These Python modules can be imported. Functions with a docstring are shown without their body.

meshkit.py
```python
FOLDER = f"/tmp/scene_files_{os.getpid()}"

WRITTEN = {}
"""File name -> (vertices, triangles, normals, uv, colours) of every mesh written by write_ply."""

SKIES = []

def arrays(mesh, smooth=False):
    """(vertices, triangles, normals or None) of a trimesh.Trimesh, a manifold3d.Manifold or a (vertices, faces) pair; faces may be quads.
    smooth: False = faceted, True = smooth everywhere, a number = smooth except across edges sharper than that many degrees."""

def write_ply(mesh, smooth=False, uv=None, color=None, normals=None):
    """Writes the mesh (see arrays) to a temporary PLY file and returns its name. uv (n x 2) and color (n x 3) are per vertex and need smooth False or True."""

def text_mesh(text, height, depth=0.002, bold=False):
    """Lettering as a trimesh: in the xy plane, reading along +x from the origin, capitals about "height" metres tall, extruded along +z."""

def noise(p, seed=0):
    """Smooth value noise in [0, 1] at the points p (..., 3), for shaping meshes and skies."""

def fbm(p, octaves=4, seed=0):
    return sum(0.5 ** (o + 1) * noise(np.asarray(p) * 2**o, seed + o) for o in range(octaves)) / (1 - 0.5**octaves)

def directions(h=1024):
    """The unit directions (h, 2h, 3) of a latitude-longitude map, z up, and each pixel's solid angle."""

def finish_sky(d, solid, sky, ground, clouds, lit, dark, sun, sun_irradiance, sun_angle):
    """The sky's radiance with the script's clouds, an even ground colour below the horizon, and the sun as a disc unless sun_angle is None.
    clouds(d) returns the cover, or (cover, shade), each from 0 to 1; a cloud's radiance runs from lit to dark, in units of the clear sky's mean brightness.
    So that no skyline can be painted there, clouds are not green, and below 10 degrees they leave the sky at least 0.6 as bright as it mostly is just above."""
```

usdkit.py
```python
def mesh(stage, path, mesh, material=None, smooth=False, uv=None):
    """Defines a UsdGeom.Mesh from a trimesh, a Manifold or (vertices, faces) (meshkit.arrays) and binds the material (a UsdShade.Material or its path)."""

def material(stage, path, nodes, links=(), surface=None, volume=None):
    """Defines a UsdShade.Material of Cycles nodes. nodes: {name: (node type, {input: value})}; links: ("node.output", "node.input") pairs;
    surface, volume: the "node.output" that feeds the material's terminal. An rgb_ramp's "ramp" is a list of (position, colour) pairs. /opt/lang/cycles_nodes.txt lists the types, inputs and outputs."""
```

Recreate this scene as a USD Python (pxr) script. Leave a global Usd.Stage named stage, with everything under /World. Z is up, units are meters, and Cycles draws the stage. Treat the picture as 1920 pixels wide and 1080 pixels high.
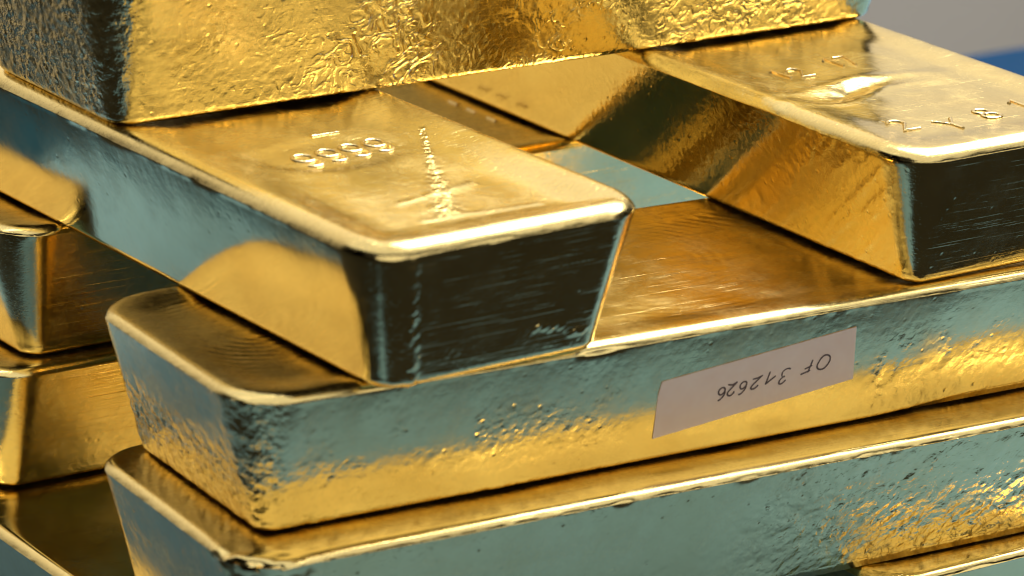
import math
import numpy as np, trimesh
import usdkit, meshkit
from meshkit import noise, fbm
from pxr import Usd, UsdGeom, UsdLux, UsdShade, Gf, Sdf, Vt

stage = Usd.Stage.CreateInMemory()
UsdGeom.SetStageUpAxis(stage, 'Z'); UsdGeom.SetStageMetersPerUnit(stage, 1.0)
UsdGeom.Xform.Define(stage, '/World'); UsdGeom.Scope.Define(stage, '/World/Looks')
MM = 0.001
TABLE_Z = 0.75                      # table top, floor at 0
BASE = TABLE_Z + 0.0356             # underside of the bars of layer 0
LAYER = 0.03534                     # height from one layer to the next

# ---------------------------------------------------------------- camera
EYE = np.array([-526.17, -684.94, 353.35]) * MM + np.array([0, 0, BASE])
YAW, PITCH, ROLL, FPX = 0.62528, 0.32215, 0.043447, 7123.8
cy, sy, cp, sp = math.cos(YAW), math.sin(YAW), math.cos(PITCH), math.sin(PITCH)
fwd = np.array([cp * sy, cp * cy, -sp]); rt = np.array([cy, -sy, 0.0]); up = np.cross(rt, fwd)
rt2 = math.cos(ROLL) * rt + math.sin(ROLL) * up; up2 = -math.sin(ROLL) * rt + math.cos(ROLL) * up
cam = UsdGeom.Camera.Define(stage, '/World/camera')
M = Gf.Matrix4d(*rt2, 0, *up2, 0, *(-fwd), 0, *EYE, 1)
cam.AddTransformOp().Set(M)
cam.CreateHorizontalApertureAttr(36.0); cam.CreateVerticalApertureAttr(20.25)
cam.CreateFocalLengthAttr(36.0 * FPX / 1920)
cam.CreateFStopAttr(18.0); cam.CreateFocusDistanceAttr(0.925)
cam.CreateClippingRangeAttr(Gf.Vec2f(0.01, 100))
cam.GetPrim().CreateAttribute('exposure', Sdf.ValueTypeNames.Float).Set(0.12)

# ---------------------------------------------------------------- lamps (indoor display: soft lamps above the table, out of frame)
def rect_lamp(name, pos, target, w, h, power, color):
    l = UsdLux.RectLight.Define(stage, '/World/' + name)
    z = np.array(pos, float) - np.array(target, float); z /= np.linalg.norm(z)
    x = np.cross([0, 1, 0.01], z) if abs(z[1]) < 0.9 else np.cross([0, 0, 1.0], z); x /= np.linalg.norm(x); y = np.cross(z, x)
    l.AddTransformOp().Set(Gf.Matrix4d(*x, 0, *y, 0, *z, 0, *map(float, pos), 1))
    l.CreateWidthAttr(w); l.CreateHeightAttr(h); l.CreateIntensityAttr(power); l.CreateColorAttr(Gf.Vec3f(*color))
    return l
T0 = np.array([0, 0, BASE + 0.05])
rect_lamp('key_lamp', T0 + [0.50, 0.12, 0.78], T0 + [0.0, 0.0, 0], 0.70, 0.62, 7.4, (1.0, 0.97, 0.91))
rect_lamp('ceiling_lamp', [0.4, -0.3, 3.0], [0.4, -0.3, 0], 4.6, 4.4, 0.74, (1.0, 0.98, 0.93))
rect_lamp('wall_lamp', [1.0, 0.4, 2.4], [1.0, 1.4, 2.1], 4.0, 0.8, 7.4, (1.0, 0.95, 0.87))
rect_lamp('front_lamp', T0 + [0.4, -2.7, 0.15], T0 + [0.4, 0, 0.15], 7.0, 1.5, 0.92, (1.0, 0.97, 0.90))

# ---------------------------------------------------------------- materials
def mat(name, nodes, links, surface):
    return usdkit.material(stage, '/World/Looks/' + name, nodes, links, surface=surface)

def gold(name, color=(1.0, 0.79, 0.33), rough=0.13, scratch_scale=(28, 1500, 1500), grain_scale=750, wrinkle_scale=230, grain_h=0.00030, wrinkle_h=0.00024, scratch_h=0.00006):
    n = {
        'tc': ('texture_coordinate', {}),
        'ga': ('attribute', {'attribute': 'grain'}), 'wa': ('attribute', {'attribute': 'wrinkle'}), 'sa': ('attribute', {'attribute': 'scratch'}),
        # lumps and pits left by casting
        'gn': ('noise_texture', {'scale': grain_scale, 'detail': 2.0, 'roughness': 0.55, 'distortion': 0.4}),
        'gv': ('voronoi_texture', {'scale': grain_scale * 0.55, 'feature': 'smooth_f1', 'smoothness': 0.6}),
        'gs': ('math', {'math_type': 'subtract'}),
        'gm': ('math', {'math_type': 'multiply'}),
        'gh': ('math', {'math_type': 'multiply', 'value2': grain_h}),
        # cold-flow wrinkles: thin ridges
        'wn': ('noise_texture', {'type': 'ridged_multifractal', 'scale': wrinkle_scale, 'detail': 2.5, 'roughness': 0.5, 'lacunarity': 2.1, 'distortion': 1.2, 'offset': 0.9, 'gain': 1.6}),
        'wm': ('math', {'math_type': 'multiply'}),
        'wh': ('math', {'math_type': 'multiply', 'value2': wrinkle_h}),
        # fine scratches along one axis
        'mp': ('mapping', {'scale': scratch_scale}),
        'sn': ('noise_texture', {'scale': 1.0, 'detail': 4.0, 'roughness': 0.65}),
        'sm': ('math', {'math_type': 'multiply'}),
        'sh': ('math', {'math_type': 'multiply', 'value2': scratch_h}),
        # single deeper scratches and small nicks
        'mq': ('mapping', {'scale': tuple(v * 1.3 for v in scratch_scale), 'location': (3.1, 1.7, 0.4)}),
        'qn': ('noise_texture', {'scale': 1.0, 'detail': 2.0, 'roughness': 0.5}),
        'qr': ('map_range', {'from_min': 0.60, 'from_max': 0.70, 'clamp': True}),
        'qm': ('math', {'math_type': 'multiply'}), 'qh': ('math', {'math_type': 'multiply', 'value2': scratch_h * -0.45}),
        'vn': ('voronoi_texture', {'scale': 230.0, 'randomness': 1.0}), 'vr': ('map_range', {'from_min': 0.03, 'from_max': 0.16, 'to_min': -1.0, 'to_max': 0.0, 'clamp': True}),
        'vm': ('math', {'math_type': 'multiply', 'value2': 0.00009}), 'a3': ('math', {'math_type': 'add'}), 'a4': ('math', {'math_type': 'add'}),
        'a1': ('math', {'math_type': 'add'}), 'a2': ('math', {'math_type': 'add'}),
        'bp': ('bump', {'strength': 1.0, 'distance': 1.0}),
        'rn': ('noise_texture', {'scale': 60.0, 'detail': 5.0, 'roughness': 0.6}),
        'rr': ('map_range', {'from_min': 0.3, 'from_max': 0.7, 'to_min': rough * 0.65, 'to_max': rough * 2.0, 'clamp': True}),
        'fa': ('attribute', {'attribute': 'frost'}), 'fn': ('noise_texture', {'scale': 95.0, 'detail': 6.0, 'roughness': 0.68, 'distortion': 0.6}),
        'fr': ('map_range', {'from_min': 0.40, 'from_max': 0.66, 'to_min': 0.02, 'to_max': 0.17, 'clamp': True}), 'fm': ('math', {'math_type': 'multiply'}), 'fs': ('math', {'math_type': 'add'}),
        'pm': ('math', {'math_type': 'multiply', 'value2': 5.0, 'use_clamp': True}), 'pq': ('math', {'math_type': 'multiply'}),
        'cn': ('noise_texture', {'scale': 35.0, 'detail': 5.0, 'roughness': 0.62}),
        'cr': ('rgb_ramp', {'ramp': [(0.35, tuple(c * k for c, k in zip(color, (0.93, 0.90, 0.85)))), (0.62, color)]}),
        'p': ('principled_bsdf', {'metallic': 1.0}),
    }
    k = [('tc.object', x + '.vector') for x in ('gn', 'gv', 'wn', 'mp', 'rn', 'cn', 'fn')]
    k += [('mp.vector', 'sn.vector'), ('gn.fac', 'gs.value1'), ('gv.distance', 'gs.value2'), ('gs.value', 'gm.value1'), ('ga.fac', 'gm.value2'), ('gm.value', 'gh.value1'),
          ('wn.fac', 'wm.value1'), ('wa.fac', 'wm.value2'), ('wm.value', 'wh.value1'),
          ('sn.fac', 'sm.value1'), ('sa.fac', 'sm.value2'), ('sm.value', 'sh.value1'),
          ('gh.value', 'a1.value1'), ('wh.value', 'a1.value2'), ('a1.value', 'a2.value1'), ('sh.value', 'a2.value2'),
          ('tc.object', 'mq.vector'), ('mq.vector', 'qn.vector'), ('qn.fac', 'qr.value'), ('qr.result', 'qm.value1'), ('sa.fac', 'qm.value2'), ('qm.value', 'qh.value1'),
          ('tc.object', 'vn.vector'), ('vn.distance', 'vr.value'), ('vr.result', 'vm.value1'), ('a2.value', 'a3.value1'), ('qh.value', 'a3.value2'), ('a3.value', 'a4.value1'), ('ga.fac', 'pm.value1'), ('vm.value', 'pq.value1'), ('pm.value', 'pq.value2'), ('pq.value', 'a4.value2'), ('a4.value', 'bp.height'),
          ('bp.normal', 'p.normal'), ('rn.fac', 'rr.value'), ('fn.fac', 'fr.value'), ('fr.result', 'fm.value1'), ('fa.fac', 'fm.value2'), ('rr.result', 'fs.value1'), ('fm.value', 'fs.value2'), ('fs.value', 'p.roughness'), ('cn.fac', 'cr.fac'), ('cr.color', 'p.base_color')]
    return mat(name, n, k, 'p.BSDF')

gold_long = gold('cast_gold_scratched_lengthwise')
gold_end = gold('cast_gold_scratched_crosswise', rough=0.085, scratch_scale=(1500, 28, 1500))
gold_letter = mat('stamped_gold', {'tc': ('texture_coordinate', {}), 'n': ('noise_texture', {'scale': 900.0, 'detail': 2.0}), 'b': ('bump', {'strength': 1.0, 'distance': 0.0002}),
                                   'p': ('principled_bsdf', {'metallic': 1.0, 'roughness': 0.22, 'base_color': (1.0, 0.78, 0.40)})},
                  [('tc.object', 'n.vector'), ('n.fac', 'b.height'), ('b.normal', 'p.normal')], 'p.BSDF')
def plain(name, c0, c1, scale, rough, bump=0.0, spec=0.5):
    return mat(name, {'tc': ('texture_coordinate', {}), 'n': ('noise_texture', {'scale': scale, 'detail': 5.0, 'roughness': 0.6}),
                      'r': ('rgb_ramp', {'ramp': [(0.3, c0), (0.7, c1)]}), 'b': ('bump', {'strength': 1.0, 'distance': bump}),
                      'p': ('principled_bsdf', {'roughness': rough, 'specular_ior_level': spec})},
               [('tc.object', 'n.vector'), ('n.fac', 'r.fac'), ('r.color', 'p.base_color'), ('n.fac', 'b.height'), ('b.normal', 'p.normal')], 'p.BSDF')
paper = plain('label_paper', (0.92, 0.70, 0.55), (0.95, 0.76, 0.61), 160, 0.75, 0.0001)
ink = plain('grey_ink', (0.11, 0.075, 0.065), (0.16, 0.11, 0.095), 900, 0.6)
blue_cloth = plain('blue_cloth', (0.125, 0.265, 0.52), (0.145, 0.29, 0.56), 25, 0.85, 0.0, 0.1)
navy_cloth = plain('navy_cloth', (0.007, 0.040, 0.105), (0.009, 0.05, 0.125), 25, 0.85, 0.0, 0.1)
wall_paint = plain('grey_wall_paint', (0.50, 0.475, 0.44), (0.54, 0.515, 0.48), 3, 0.8, 0.0, 0.2)
floor_mat = plain('dark_carpet', (0.020, 0.020, 0.018), (0.028, 0.028, 0.025), 60, 0.9, 0.0, 0.1)
table_wood = plain('dark_table_wood', (0.03, 0.022, 0.018), (0.05, 0.035, 0.026), 12, 0.5)

# ---------------------------------------------------------------- naming helpers
used = {}
def numbered(path):
    if path not in used:
        used[path] = 0; return path
    used[path] += 1
    return f'{path}_{used[path]:03d}'
def tag(prim, **kw):
    for k, v in kw.items():
        if v: prim.SetCustomDataByKey(k, v)
def thing(name, label, category, loc, rot_deg=0.0, tilt=(0, 0), group=None):
    x = UsdGeom.Xform.Define(stage, numbered('/World/' + name))
    x.AddTranslateOp().Set(Gf.Vec3d(*map(float, loc))); x.AddRotateZOp().Set(float(rot_deg))
    tag(x.GetPrim(), label=label, category=category, group=group)
    return x
def part(parent, name, mesh, m, smooth=30, label=None):
    u = usdkit.mesh(stage, numbered(str(parent.GetPath()) + '/' + name), mesh, m, smooth=smooth)
    tag(u.GetPrim(), label=label)
    return u

# ---------------------------------------------------------------- setting: table, floor, wall
def box(x0, x1, y0, y1, z0, z1):
    b = trimesh.creation.box(extents=[x1 - x0, y1 - y0, z1 - z0]); b.apply_translation([(x0 + x1) / 2, (y0 + y1) / 2, (z0 + z1) / 2]); return b
def rounded_slab(x0, x1, y0, y1, z0, z1, r):
    import manifold3d as m3
    s = m3.Manifold.sphere(r, 24)
    pts = [s.translate([x, y, z]) for x in (x0 + r, x1 - r) for y in (y0 + r, y1 - r) for z in (z0 + r, z1 - r)]
    return m3.Manifold.batch_hull(pts)
TX0, TX1, TY0, TY1 = -0.205, 1.0, -0.125, 0.430
MAT = 0.004
tb = thing('table', 'long table under a dark blue cloth beneath the whole stack', 'table', (0, 0, 0))
part(tb, 'tablecloth', rounded_slab(TX0, TX1, TY0, TY1, TABLE_Z - MAT - 0.035, TABLE_Z - MAT, 0.005), navy_cloth, 40)
part(tb, 'tabletop', box(TX0 + .01, TX1 - .01, TY0 + .01, TY1 - .01, TABLE_Z - 0.062, TABLE_Z - 0.040), table_wood, False)
for x in (TX0 + 0.06, TX1 - 0.06):
    for y in (TY0 + 0.06, TY1 - 0.06):
        part(tb, 'leg', box(x - .025, x + .025, y - .025, y + .025, 0, TABLE_Z - 0.063), table_wood, False)
mt = usdkit.mesh(stage, '/World/display_mat', rounded_slab(-0.194, 0.60, -0.117, 0.30, TABLE_Z - MAT + 0.0002, TABLE_Z, 0.0018), blue_cloth, smooth=40)
tag(mt.GetPrim(), label='light blue felt mat on the table directly under the gold bars', category='mat')
fl = usdkit.mesh(stage, '/World/floor', box(-4, 6, -4, 2.0, -0.05, 0), floor_mat); tag(fl.GetPrim(), kind='structure')
wl = usdkit.mesh(stage, '/World/wall', box(-1.7, 6, 2.0, 2.1, -0.05, 3.6), wall_paint); tag(wl.GetPrim(), kind='structure')

# ---------------------------------------------------------------- gold bars
def smoothstep(a, b, x):
    t = np.clip((x - a) / (b - a), 0, 1); return t * t * (3 - 2 * t)

def ring(a, b, r, nL, nW, nA):
    """A rounded rectangle of half sizes a, b: points counter-clockwise and how far along the outline they lie."""
    r = max(min(r, a - 1e-4, b - 1e-4), 1e-4)
    P = []
    def seg(p, q, n):
        t = np.linspace(0, 1, n, endpoint=False)[:, None]; P.append(np.array(p) * (1 - t) + np.array(q) * t)
    def arc(cx, cy, a0):
        t = a0 + np.linspace(0, 1, nA, endpoint=False) * math.pi / 2; P.append(np.stack([cx + r * np.cos(t), cy + r * np.sin(t)], 1))
    seg((-(a - r), -b), (a - r, -b), nL); arc(a - r, -(b - r), -math.pi / 2)
    seg((a, -(b - r)), (a, b - r), nW); arc(a - r, b - r, 0)
    seg((a - r, b), (-(a - r), b), nL); arc(-(a - r), b - r, math.pi / 2)
    seg((-a, b - r), (-a, -(b - r)), nW); arc(-(a - r), -(b - r), math.pi)
    return np.vstack(P)

TOPS = {}
def bar_mesh(L, W, aL, aW, seed, H=35.34, R=3.2, rt=13.0, rb=5.5, dish=0.55, dishw=11.0, step=1.0, wave=0.16, topwave=0.22, sculpt=None, lip=0.22, swirl=0.0, frost=0.5):
    """One cast bar in millimetres: narrow foot, wide top with a rolled rim and a shrunk hollow. Returns vertices, faces and the masks of the fine relief."""
    lipang = math.radians(65)
    h = R * (1 - math.cos(lipang)); hs = H - h
    rings, info = [], []           # (a, b, r, z), (zone, s)
    foot = 1.6
    for i in (0.02, 0.5, 0.94):
        rings.append(((L / 2 - aL) - (W / 2 - aW) * (1 - i), max((W / 2 - aW) * i, 0.05), rb * i, 0.0)); info.append(0)
    for t in (0, 30, 60, 90):
        t = math.radians(t); ins = foot * (1 - math.sin(t)); z = foot * (1 - math.cos(t))
        k = z / hs
        rings.append((L / 2 - aL + aL * k - ins, W / 2 - aW + aW * k - ins, rb - ins * .5, z)); info.append(1)
    n = int(round((hs - foot) / step))
    for i in range(1, n + 1):
        z = foot + (hs - foot) * i / n; k = z / hs
        rings.append((L / 2 - aL * (1 - k), W / 2 - aW * (1 - k), rb + (rt - rb) * k, z)); info.append(2)
    a, b, r, z = rings[-1]; rings[-1] = (a, b, r, z - 0.12); rings.append((a, b, r, z)); info.append(2)
    rings.append((a - 0.05, b - 0.05, r, z + 0.08)); info.append(3)
    for t in np.linspace(60, 0, 10):
        t = math.radians(t); ins = R * (math.sin(lipang) - math.sin(t)); zz = hs + R * (math.cos(t) - math.cos(lipang))
        rings.append((a - ins, b - ins, r - ins * .4, zz)); info.append(3)
    d0 = R * math.sin(lipang)
    ins = d0
    while ins + step < W / 2 - 0.3:
        ins += step
        zz = H - dish * smoothstep(0, dishw, ins - d0)
        rings.append((a - ins, b - ins, max(r - ins * .55, 0.6), zz)); info.append(4)
    rings.append((a - (W / 2 - 0.15), b - (W / 2 - 0.15), 0.05, H - dish)); info.append(4)
    nL, nW, nA = int(L / step), int(W / step * 0.75), 14
    V = np.vstack([np.c_[(q := ring(a, b, r, nL, nW, nA)), np.full(len(q), z)] for a, b, r, z in rings])
    m = len(V) // len(rings); zone = np.repeat(info, m)
    i, j = np.meshgrid(np.arange(len(rings) - 1), np.arange(m), indexing='ij'); j2 = (j + 1) % m
    F = np.stack([i * m + j, i * m + j2, (i + 1) * m + j2, (i + 1) * m + j], -1).reshape(-1, 4)
    F = np.vstack([F[:, [0, 1, 2]], F[:, [0, 2, 3]]])
    caps, s0 = [], nL + 2 * nA + nW
    for base, flip in ((0, True), ((len(rings) - 1) * m, False)):
        tri = []
        for k in range(nL):
            p, q, u, v = k, k + 1, s0 + nL - k - 1, s0 + nL - k
            tri += [(p, q, u), (p, u, v)]
        for k in range(nL + 1, s0): tri.append((nL, k, k + 1))
        e = list(range(s0 + nL, m)) + [0]
        for k in range(1, len(e) - 1): tri.append((e[0], e[k], e[k + 1]))
        caps += [(x + base, z + base, y + base) if flip else (x + base, y + base, z + base) for x, y, z in tri]
    F = np.vstack([F, caps])
    n3 = meshkit.arrays((V, F), True)[2]
    out = np.c_[V[:, :2], np.zeros(len(V))]
    out /= np.linalg.norm(out, axis=1, keepdims=True) + 1e-9
    o = np.array([seed * 17.3, seed * 5.1, seed * 9.7])
    side, top = (zone == 2) | (zone == 1), zone >= 3
    d = np.zeros(len(V))
    # slow waves of the mould walls and of the shrunk top
    fade = smoothstep(0, 5, V[:, 2])
    d += np.where(side, wave * fade * (fbm(V / 34 + o, 3, seed) - 0.5) * 2, 0)
    inner = np.minimum(L / 2 - np.abs(V[:, 0]), W / 2 - np.abs(V[:, 1]))
    d += np.where(top, topwave * (fbm(V * [1, 1, 0] / 27 + o, 3, seed + 5) - 0.5) * 2 * smoothstep(1, 9, inner), 0)
    if swirl:
        q = V[:, :2] + 6 * (np.stack([fbm(V / 40 + o, 2, 3), fbm(V / 40 + o, 2, 4)], 1) - .5)
        rr = np.hypot((q[:, 0] + L / 2 - 27) / 1.0, q[:, 1] * 1.15)
        rr2 = np.hypot(q[:, 0] - 9, q[:, 1] * 1.1 - 9)
        rr = np.where(V[:, 0] > -45, rr2, rr)
        d += np.where(top, swirl * np.sin(rr * 2 * math.pi / 3.1 + 5 * fbm(V / 14 + o, 3, 9)) * smoothstep(4, 12, inner) * smoothstep(.40, .66, fbm(V / 19 + o, 2, 8)), 0)
    # ragged lip between rim and wall
    near = np.exp(-((V[:, 2] - hs) / 0.5) ** 2) * (zone >= 2) * (zone <= 3)
    jag = (fbm(V / 3.0 + o, 3, seed + 2) - 0.5) * 2 * lip + np.maximum(0, fbm(V / 14 + o, 2, seed + 3) - 0.58) * -2.2
    n3l = out * 0.8 + np.array([0, 0, 0.45])
    V2 = V + n3 * d[:, None] + n3l * (near * jag)[:, None]
    grain, wrinkle, scratch = np.zeros(len(V)), np.zeros(len(V)), np.ones(len(V)) * 0.6
    if sculpt:
        V2, grain, wrinkle, scratch = sculpt(V, V2, n3, zone, inner, L, W, hs, grain, wrinkle, scratch)
    grain = grain + 0.03
    TOPS['last'] = V2[zone >= 3]
    return V2 * MM, F, dict(grain=grain, wrinkle=wrinkle, scratch=scratch, frost=np.where(top, frost, 0.12))

def put_body(parent, data, m):
    V, F, masks = data
    u = usdkit.mesh(stage, str(parent.GetPath()) + '/body', (V, F), m, smooth=True)
    for k, v in masks.items():
        UsdGeom.PrimvarsAPI(u).CreatePrimvar(k, Sdf.ValueTypeNames.FloatArray, 'vertex').Set(Vt.FloatArray.FromNumpy(v.astype(np.float32)))
    return u

GAP = 0.00006
def bar(layer, x, y, rot, label, L, W, aL, aW, seed, cross=False, material=None, **kw):
    t = thing('gold_bar', label, 'gold bar', (x * MM, y * MM, BASE + layer * LAYER + GAP * layer), math.degrees(rot) + (90 if cross else 0), group='stacked gold bars')
    put_body(t, bar_mesh(L, W, aL, aW, seed, **kw), material or gold_long)
    from scipy.spatial import cKDTree
    q = TOPS['last']; TOPS[str(t.GetPath())] = (cKDTree(q[:, :2]), q[:, 2])
    return t

def fnoise(V, s, seed, oct=3): return fbm(V / s + seed * 3.7, oct, seed)

# --- layer -1
def sc_plain(g=0.12, w=0.1, s=0.6):
    def f(V, V2, n, zone, inner, L, W, hs, grain, wrinkle, scratch):
        side = (zone == 1) | (zone == 2)
        grain[:] = np.where(side, g * smoothstep(.4, .65, fnoise(V, 22, 4)), g * 0.1)
        wrinkle[:] = np.where(side, w * smoothstep(.45, .62, fnoise(V, 26, 6)), 0)
        scratch[:] = s
        return V2, grain, wrinkle, scratch
    return f
bar(-1, -85.0, 74.0, 0.005, 'lowest bar at far left corner, brown top lit along its rim', 248.7, 78.7, 9.0, 9.0, 11, cross=True, material=gold_end, sculpt=sc_plain())
bar(-1, 85.0, 70.5, -0.01, 'lowest bar, only a sliver of its rim in the bottom right corner', 248.7, 78.7, 9.0, 8.5, 12, cross=True, material=gold_end, sculpt=sc_plain())
# --- layer 0
def sc_G(V, V2, n, zone, inner, L, W, hs, grain, wrinkle, scratch):
    side = (zone == 1) | (zone == 2)
    low = 1 - smoothstep(0.25, 0.95, V[:, 2] / hs + 0.5 * (fnoise(V, 16, 3) - .5))
    right = smoothstep(0, 36, V[:, 0] + 14 * (fnoise(V, 18, 5) - .5))
    lump = (fnoise(V, 3.1, 9, 3) - 0.5)
    a = np.where(side, right * (0.35 + 0.65 * low), 0)
    V2 = V2 + n * (a * lump * 1.05 - np.where(side, right * 2.1 * (1 - V[:, 2] / hs), 0))[:, None]
    grain[:] = np.where(side, 0.06 + 0.95 * a + 0.25 * smoothstep(.52, .66, fnoise(V, 9, 8)), 0.0)
    # folded, chipped corner on the near left
    lumps = fnoise(V * [1, 1, .6], 4.2, 21, 2) - 0.5
    cen = np.array([-111.3, -26.3, 0]); od = (V - cen) * [1, 1, 0]; od /= np.linalg.norm(od, axis=1, keepdims=True) + 1e-6
    c = np.exp(-(((V[:, 0] + 119) / 10) ** 2 + ((V[:, 1] + 34) / 9) ** 2))
    under = c * smoothstep(hs - 8, hs - 1.5, V[:, 2]) * side
    V2 = V2 - od * (under * (1.5 + 8 * lumps))[:, None]
    V2 = V2 + (od * (0.5 + 7 * lumps)[:, None] + np.array([0, 0, 1.0]) * (-0.7 + 5 * lumps)[:, None]) * (c * (zone >= 3) * (1 - smoothstep(3, 9, inner)))[:, None]
    scratch[:] = np.where(side, 0.08, 0.6)
    return V2, grain, wrinkle, scratch
bar(0, -2.6, -9.26, -0.0585, 'bar with a folded chipped corner, directly under the bar with the paper label', 248.7, 78.7, 9.0, 8.0, 13, sculpt=sc_G, rt=13, rb=5, lip=0.3, step=0.75)
bar(0, 4.16, 130.37, -0.0026, 'bar at the left edge with plain orange gold front, second lowest there', 248.7, 78.8, 9.0, 11.5, 14, sculpt=sc_plain(0.1, 0.06))
# --- layer 1
def sc_C(V, V2, n, zone, inner, L, W, hs, grain, wrinkle, scratch):
    side = (zone == 1) | (zone == 2)
    left = smoothstep(8, 0, V[:, 0] + L / 2 - 9) if False else 1 - smoothstep(6, 14, V[:, 0] + L / 2)
    zz = V[:, 2] / hs
    low = 1 - smoothstep(0.30, 0.72, zz + 0.35 * (fnoise(V, 8, 3) - .5))
    corner = np.exp(-(((V[:, 0] + L / 2 - 8) / 9) ** 2 + ((V[:, 1] + W / 2 - 8) / 9) ** 2))
    ham = (fnoise(V, 2.8, 9, 2) - 0.5)
    a = np.where(side, left * np.maximum(low, corner * 0.9), 0)
    lm = smoothstep(-22, -16, V[:, 0]) * (1 - smoothstep(46, 52, V[:, 0])) * (V[:, 1] < 0)
    V2 = V2 + n * (a * ham * 0.8 - np.where(side, 1.7 * smoothstep(50, 92, V[:, 0]) * (1 - zz), 0))[:, None]
    mid = np.exp(-((zz - 0.55 - 0.15 * (fnoise(V, 25, 2) - .5)) / 0.16) ** 2) * smoothstep(.46, .58, fnoise(V * [1, 1, 1], 9, 8))
    drip = (1 - smoothstep(.3, .55, zz)) * (1 - left) * smoothstep(.5, .62, fnoise(V * [1, 1, .15], 4, 12))
    grain[:] = np.where(side, 0.04 + 1.5 * a + (1 - left) * (1 - lm) * (0.34 * mid + 0.30 * (1 - smoothstep(.2, .6, zz))) , 0)
    V2 = V2 + n * np.where(side, 0.5 * drip * (1 - lm) * (fnoise(V * [1, 1, .2], 2.2, 14, 2) - .5), 0)[:, None]
    scratch[:] = np.where(zone >= 3, 0.8, 0.08)
    TOPS['front'] = V2[side & (V[:, 1] < -20) & (V[:, 0] > -40) & (V[:, 0] < 70)]
    V2 = V2 - np.array([0, 1.0, 0]) * (7.0 * (1 - smoothstep(-124, -30, V[:, 0])) * smoothstep(5, 38, V[:, 1]))[:, None]
    return V2, grain, wrinkle, scratch
C = bar(1, 0, 0, -0.0537, 'bar with the handwritten paper label on its front, carrying the 9999 bar', 248.7, 85.2, 9.9, 9.4, 15, sculpt=sc_C, rt=14, rb=4.5, swirl=0.045, dish=0.9, step=0.75)
Dd = bar(1, 8.09, 133.83, 0.0179, 'bar lying behind the labelled bar, its end at left edge under the 9999 bar', 248.7, 78.6, 9.0, 5.7, 16, sculpt=sc_plain(0.08, 0.05))
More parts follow.
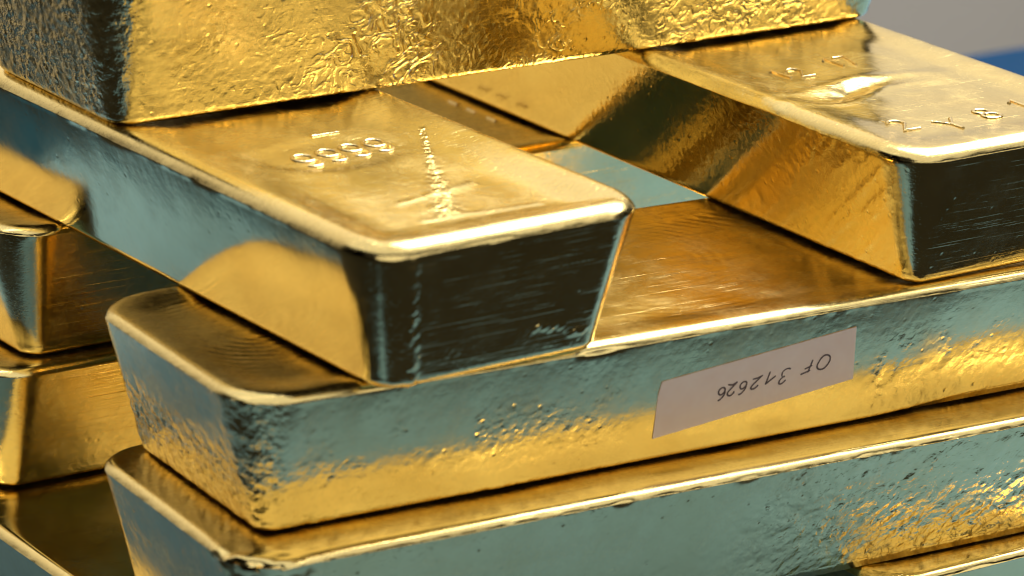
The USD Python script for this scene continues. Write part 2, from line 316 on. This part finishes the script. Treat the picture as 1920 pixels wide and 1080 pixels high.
# --- layer 2 (crosswise)
def sc_A(V, V2, n, zone, inner, L, W, hs, grain, wrinkle, scratch):
    side, top = (zone == 1) | (zone == 2), zone >= 3
    end = 1 - smoothstep(5, 12, V[:, 0] + L / 2)
    # grainy flow scar running to the near end
    t = np.clip((-50 - V[:, 0]) / 52, 0, 1)
    yc = -27 + 30 * t
    w = 0.6 + 3.0 * t ** 1.5
    scar = np.exp(-((V[:, 1] - yc) / w) ** 2) * smoothstep(-49, -54, V[:, 0] + 0 * V[:, 1]) if False else np.exp(-((V[:, 1] - yc) / w) ** 2) * (V[:, 0] < -50) * (V[:, 0] > -104)
    grain[:] = np.where(side, np.where(end > .5, 0.06, 0.0), 3.2 * scar * top)
    # low ridges of the last metal to set
    e1 = np.abs(V[:, 0] + 92 + 0.45 * (V[:, 1] - 9) * 0.5 + 3 * (fnoise(V, 9, 31) - .5)); r1 = np.exp(-(e1 / 0.8) ** 2) * (V[:, 1] < 10) * (V[:, 1] > -16)
    e2 = np.abs(V[:, 0] + 104 - 0.10 * (V[:, 1] - 3) + 3 * (fnoise(V, 7, 33) - .5)); r2 = np.exp(-(e2 / 0.7) ** 2) * (V[:, 1] < 11) * (V[:, 1] > -20)
    V2 = V2 + n * (top * (0.34 * np.maximum(r1, r2) + 0.12 * scar))[:, None]
    slump = 2.1 * (1 - smoothstep(-108, -42, V[:, 0] + 10 * (fnoise(V, 20, 34) - .5) + 0.35 * V[:, 1])) * smoothstep(3, 15, inner)
    punch = 0.38 * (1 - smoothstep(.8, 1.25, np.hypot((V[:, 0] + 56) / 10.5, (V[:, 1] - 2) / 19) + .5 * (fnoise(V, 7, 35) - .5)))
    V2 = V2 - np.array([0, 0, 1.0]) * (top * (slump + punch))[:, None]
    # crack and pits on the near end
    if True:
        y, z = V[:, 1], V[:, 2]
        path = 9 + 3.2 * (fnoise(V * [0, 1, 0], 3.0, 41) - .5) * 2 + 0.25 * (y + 10)
        crack = np.exp(-((z - path) / 0.45) ** 2) * (y < -9) * (y > -24) * (end > .5) * side
        V2 = V2 + n * (0.4 * crack)[:, None]
        cor = np.exp(-((y - (22.2 + 0.17 * z + 1.2 * (fnoise(V * [0, 0, 1], 6, 44) - .5))) / 1.3) ** 2) * (end > .3) * side
        V2 = V2 + n * (1.1 * cor * (0.25 + 1.2 * (fnoise(V * [1, 1, .8], 1.6, 43, 3) - .4)))[:, None]
    grain[:] = np.maximum(grain, 1.0 * cor * fnoise(V, 2.5, 45))
    wrinkle[:] = np.where(side & (end > .5), 0.12 * smoothstep(.55, .66, fnoise(V, 6, 17)), 0)
    scratch[:] = np.where(top, 0.8, np.where(end > .5, 0.5, 0.06))
    return V2, grain, wrinkle, scratch
A = bar(2, -70.32, 74.26, 0.0297, 'smooth bar stamped 9999 on top, its dark scratched end toward the viewer', 248.7, 77.0, 6.8, 8.3, 17, cross=True, material=gold_end, sculpt=sc_A, rt=12, rb=6, R=4.8, dish=1.1, dishw=15, frost=1.0, topwave=0.32, step=0.75)
def sc_B(V, V2, n, zone, inner, L, W, hs, grain, wrinkle, scratch):
    side, top = (zone == 1) | (zone == 2), zone >= 3
    end = 1 - smoothstep(5, 12, V[:, 0] + L / 2)
    # shrinkage hollow with a raised edge
    x, y = V[:, 0] + 70 + 5 * (fnoise(V, 10, 72) - .5), V[:, 1] - 10
    q = (y / 17) ** 2 + ((x + 0.12 * y + 2.0 * np.sin(y / 6)) / 4.2) ** 2
    V2 = V2 + n * (top * (-1.5 * np.exp(-q * 1.3) * (0.55 + fnoise(V, 6, 71, 3)) + 0.32 * np.exp(-(np.sqrt(q) - 1.55) ** 2 * 5)))[:, None]
    V2 = V2 + n * (top * 0.22 * np.exp(-((V[:, 0] + 70) / 24) ** 2 - ((V[:, 1] - 4) / 22) ** 2) * (fnoise(V, 4.5, 73, 3) - .5))[:, None]
    q2 = ((V[:, 0] + 48) / 8) ** 2 + ((V[:, 1] - 15) / 6) ** 2
    V2 = V2 + n * (top * (-0.5 * np.exp(-q2)))[:, None]
    left = side & (V[:, 1] > 0) & (end < .5)
    d = V[:, 0] + 1.1 * V[:, 2]
    flow = smoothstep(.52, .66, fbm(np.stack([d / 3.0, V[:, 2] / 26, V[:, 1] / 30], 1), 3, 51))
    flow = flow * (1 - smoothstep(-88, -70, V[:, 0]))
    V2 = V2 + n * np.where(left, 0.12 * flow, 0)[:, None]
    grain[:] = np.where(left, 0.10 + 0.25 * flow, np.where(side, 0.08, 0.03))
    wrinkle[:] = np.where(left, 0.06 * smoothstep(.5, .65, fnoise(V, 15, 53)), 0)
    scratch[:] = np.where(top, 0.6, np.where(end > .5, 0.45, 0.1))
    return V2, grain, wrinkle, scratch
B = bar(2, 82.75, 75.06, 0.0097, 'bar at right with a gouged hollow and stamped numbers on its top', 248.7, 77.3, 6.8, 9.9, 18, cross=True, material=gold_end, sculpt=sc_B, rt=12, rb=4, R=4.6, dish=0.9, frost=0.9)
# --- layer 3
def sc_T(V, V2, n, zone, inner, L, W, hs, grain, wrinkle, scratch):
    side = (zone == 1) | (zone == 2)
    front = side & (V[:, 1] < 0)
    left = 1 - smoothstep(6, 14, V[:, 0] + L / 2)
    m = smoothstep(.36, .56, fnoise(V, 24, 61)) * smoothstep(-95, -30, V[:, 0]) * 0.8 + 0.2 * smoothstep(-118, -60, V[:, 0])
    m = m * smoothstep(.30, .55, fnoise(V, 11, 66))
    wrinkle[:] = np.where(front, m * (1 - left), 0)
    grain[:] = np.where(side, 0.20 + 0.55 * left + 0.20 * smoothstep(.4, .6, fnoise(V, 12, 63)), 0)
    V2 = V2 + n * np.where(side, (1 - left) * m * 0.28 * (fnoise(V, 4.5, 64, 3) - .5) + left * 0.35 * (fnoise(V, 2.2, 65, 2) - .5), 0)[:, None]
    scratch[:] = 0.4
    return V2, grain, wrinkle, scratch
bar(3, 7.71, 85.15, 0.0088, 'topmost bar across two others, rough wrinkled bright yellow front', 248.7, 78.7, 9.05, 9.0, 19, sculpt=sc_T, rb=6, step=0.8)

# ---------------------------------------------------------------- stamped figures and the handwritten label
def stroke_mesh(lines, width, depth, cap=True):
    from shapely.geometry import LineString
    from shapely.ops import unary_union
    g = unary_union([LineString(l).buffer(width / 2, quad_segs=4) for l in lines])
    gs = getattr(g, 'geoms', [g])
    return trimesh.util.concatenate([trimesh.creation.extrude_polygon(q, depth, engine='earcut') for q in gs])
def arcp(cx, cy, rx, ry, a0, a1, n=16):
    t = np.radians(np.linspace(a0, a1, n)); return [(cx + rx * math.cos(x), cy + ry * math.sin(x)) for x in t]
GL = {   # glyphs in a box 0.6 wide, 1 high
    '9': [arcp(.3, .70, .27, .28, 0, 360, 24), [(.57, .70), (.57, .42)] + arcp(.30, .34, .27, .32, 10, -140, 14)],
    '6': [arcp(.3, .30, .27, .28, 0, 360, 24), [(.03, .30)] + arcp(.40, .50, .37, .48, 170, 80, 10)],
    '8': [arcp(.3, .74, .22, .24, 0, 360, 22), arcp(.3, .26, .27, .25, 0, 360, 22)],
    '1': [[(.1, .78), (.34, 1.0), (.34, 0)]],
    '7': [[(.03, 1.0), (.57, 1.0), (.22, 0)]],
    '2': [arcp(.3, .72, .26, .27, 160, -25, 14) + [(.03, 0), (.60, 0)]],
    '3': [arcp(.27, .74, .25, .25, 150, -80, 14), arcp(.27, .25, .29, .27, 85, -150, 16)],
    'O': [arcp(.32, .5, .32, .5, 0, 360, 26)],
    'F': [[(.05, 0), (.10, 1.0), (.60, .98)], [(.08, .52), (.48, .53)]],
    'Y': [[(.0, 1.0), (.3, .5), (.3, 0)], [(.6, 1.0), (.3, .5)]],
    '-': [[(.0, .5), (.6, .5)]], 'N': [[(.02, 0), (.02, 1), (.58, 0), (.58, 1)]],
}
def bead_mesh(lines, r, rise):
    ms = []
    for l in lines:
        p = np.array(l, float); t = np.gradient(p, axis=0); t /= np.linalg.norm(t, axis=1, keepdims=True) + 1e-9
        nn = np.stack([-t[:, 1], t[:, 0]], 1); ang = np.radians(np.linspace(0, 360, 11)[:-1])
        v = np.concatenate([np.c_[p + nn * (r * math.cos(a)), np.full(len(p), rise * math.sin(a))][:, None] for a in ang], 1)
        n, k = v.shape[:2]; f = []
        for i in range(n - 1):
            for j in range(k):
                f += [(i * k + j, (i + 1) * k + j, (i + 1) * k + (j + 1) % k), (i * k + j, (i + 1) * k + (j + 1) % k, i * k + (j + 1) % k)]
        for base, fl in ((0, False), ((n - 1) * k, True)):
            for j in range(1, k - 1): f.append((base, base + j, base + j + 1) if not fl else (base, base + j + 1, base + j))
        m = trimesh.Trimesh(v.reshape(-1, 3), f, process=False)
        ms.append(m)
    return trimesh.util.concatenate(ms)
def figure(parent, name, ch, lx, ly, hgt, wid, z, turn=-90, width=1.1, depth=0.42, label=None):
    """A stamped sign on a bar's top, foot of the sign at lx, ly (mm, in the bar's own frame)."""
    m = bead_mesh([[(p[0] * wid / .6, p[1] * hgt) for p in l] for l in GL[ch]], width / 2, depth)
    m.vertices = trimesh.transform_points(m.vertices, trimesh.transformations.rotation_matrix(math.radians(turn), [0, 0, 1]))
    m.apply_translation([lx, ly, 0.04])
    tree, tz = TOPS[str(parent.GetPath())]
    dd, ii = tree.query(m.vertices[:, :2], k=4)
    m.vertices[:, 2] += tz[ii].mean(1)
    m.apply_scale(MM)
    return part(parent, name, m, gold_letter, 25, label)
for k, yy in enumerate((13.0, 5.8, -1.3, -8.4)):
    figure(A, 'stamped_digit', '9', -62.0 + 0.9 * k, yy, 9.0, 5.6, 34.5, label='stamped digit 9')
figure(A, 'stamped_mark', '-', -46, -0.5, 6, 7.5, 34.55, width=1.3, label='short stamped bar above the digits')
for ch, lx, ly, w in (('2', -104.5, 23.5, 5.0), ('Y', -109.5, 12.0, 6.0), ('8', -106.5, -2.2, 5.5), ('1', -104, -16.0, 4.5)):
    figure(B, 'stamped_digit' if ch != 'Y' else 'stamped_letter', ch, lx, ly, 8.0, w, 34.65, label='stamped ' + ch)
for ch, lx, ly in (('1', -54, 19), ('2', -55, 14), ('1', -52, 0), ('7', -52.5, -4.5)):
    figure(B, 'stamped_digit', ch, lx, ly, 8, 4.2, 34.4, width=0.8, label='stamped ' + ch + ' in the back row')
for lx, ly in ((39, 9.0), (39, 0.5), (39, -9.0)):
    figure(Dd, 'stamped_mark', '-', lx, ly, 2.0, 4.0, 0, width=1.0)

# paper label on the front wall of the labelled bar (front wall: local x along the bar, s up the slant)
L, W, aL, aW, hs = 248.7, 85.2, 9.9, 9.4, 33.03
nrm = np.array([0, -1, -aW / hs]); nrm /= np.linalg.norm(nrm)
upv = np.array([0, -aW / hs, 1]); upv /= np.linalg.norm(upv)
from scipy.spatial import cKDTree
FP = TOPS['front']; FT = cKDTree(FP[:, [0, 2]])
def front(x, z, off):               # a point of the front wall at height z, off mm before it
    dd, ii = FT.query([x, z], k=10)
    return np.array([x, FP[ii, 1].mean() , z]) + nrm * off
TLc, TRc, BRc, BLc = np.array([-14.4, 22.2]), np.array([40.2, 28.2]), np.array([43.6, 13.2]), np.array([-12.6, 6.5])

nx, nz = 56, 20
g = []
for jz in range(nz + 1):
    for ix in range(nx + 1):
        u, v = ix / nx, jz / nz
        p = (1 - v) * ((1 - u) * BLc + u * BRc) + v * ((1 - u) * TLc + u * TRc)
        if u < .04 and v > .8: p = p + np.array([0.6 * (v - .8) * 5 * (1 - u / .04), 0])
        g.append(front(p[0], p[1], 0.10 + 0.05 * float(noise(np.array([p[0] / 9, p[1] / 9, 1.0]), 4))))
g = np.array(g)
fr = []
for jz in range(nz):
    for ix in range(nx):
        q = jz * (nx + 1) + ix; fr.append((q, q + 1, q + nx + 2, q + nx + 1))
fr = np.array(fr); nv = len(g)
back = g - nrm * 0.05
fb_ = fr[:, ::-1] + nv
bd = [(i, i + 1) for i in range(nx)] + [((j + 1) * (nx + 1) - 1, (j + 2) * (nx + 1) - 1) for j in range(nz)] + [(nz * (nx + 1) + i + 1, nz * (nx + 1) + i) for i in range(nx)] + [((j + 1) * (nx + 1), j * (nx + 1)) for j in range(nz)]
sides = np.array([(b, a, a + nv, b + nv) for a, b in bd])
lab = part(C, 'paper_label', (np.vstack([g, back]) * MM, np.vstack([fr, fb_, sides])), paper, 40, 'white paper label with handwritten OF 3 12626 upside down')
# upside-down handwriting: text runs from right to left, up points down
base0, base1 = np.array([32.6, 21.3]), np.array([2.6, 17.6])      # baseline of the text, first sign to last
tx = (base1 - base0) / np.linalg.norm(base1 - base0); ty = np.array([-tx[1], tx[0]])
HAND = {'1': [[(-.35, .45), (.30, 1.0), (.18, 0)]], '2': [arcp(.28, .74, .26, .25, 165, -40, 12) + [(.02, .02), (.30, .10), (.66, .0)]], 'F': [[(.10, 1.0), (.06, 0)], [(.0, .95), (.62, 1.02)], [(.05, .5), (.5, .56)]]}
def write(ch, s, hgt, wid, slant=0.12):
    ls = []
    jit = np.random.default_rng(int(s * 10) + 400)
    slant += jit.uniform(-.12, .16); drop = jit.uniform(-.25, .25); lean = jit.uniform(-.10, .10)
    for l in (HAND.get(ch) or GL[ch]):
        l = [(p[0] + .05 * math.sin(4 * p[1] + s), p[1] + .05 * math.sin(5 * p[0] + 2 * s)) for p in l]
        q = [base0 + tx * (s + p[0] * wid / .6 + slant * p[1] * hgt) + ty * (p[1] * hgt + drop + lean * p[0] * wid) for p in l]
        ls.append(q)
    m = stroke_mesh(ls, 0.42, 0.03)
    v = m.vertices
    m.vertices = np.array([front(a[0], a[1], 0.19 + a[2]) for a in v]) * MM
    UsdGeomPath = str(lab.GetPath())
    u = usdkit.mesh(stage, numbered(UsdGeomPath + '/handwritten_sign'), m, ink, smooth=False)
for ch, s, hgt, wid in (('O', -2.0, 3.9, 3.2), ('F', 3.0, 2.9, 2.2), ('3', 9.4, 3.9, 2.4), ('1', 14.6, 3.0, 2.0), ('2', 17.6, 3.2, 2.2), ('6', 21.6, 3.4, 2.0), ('2', 24.6, 3.3, 2.1), ('6', 27.7, 3.4, 2.0)):
    write(ch, s, hgt, wid)
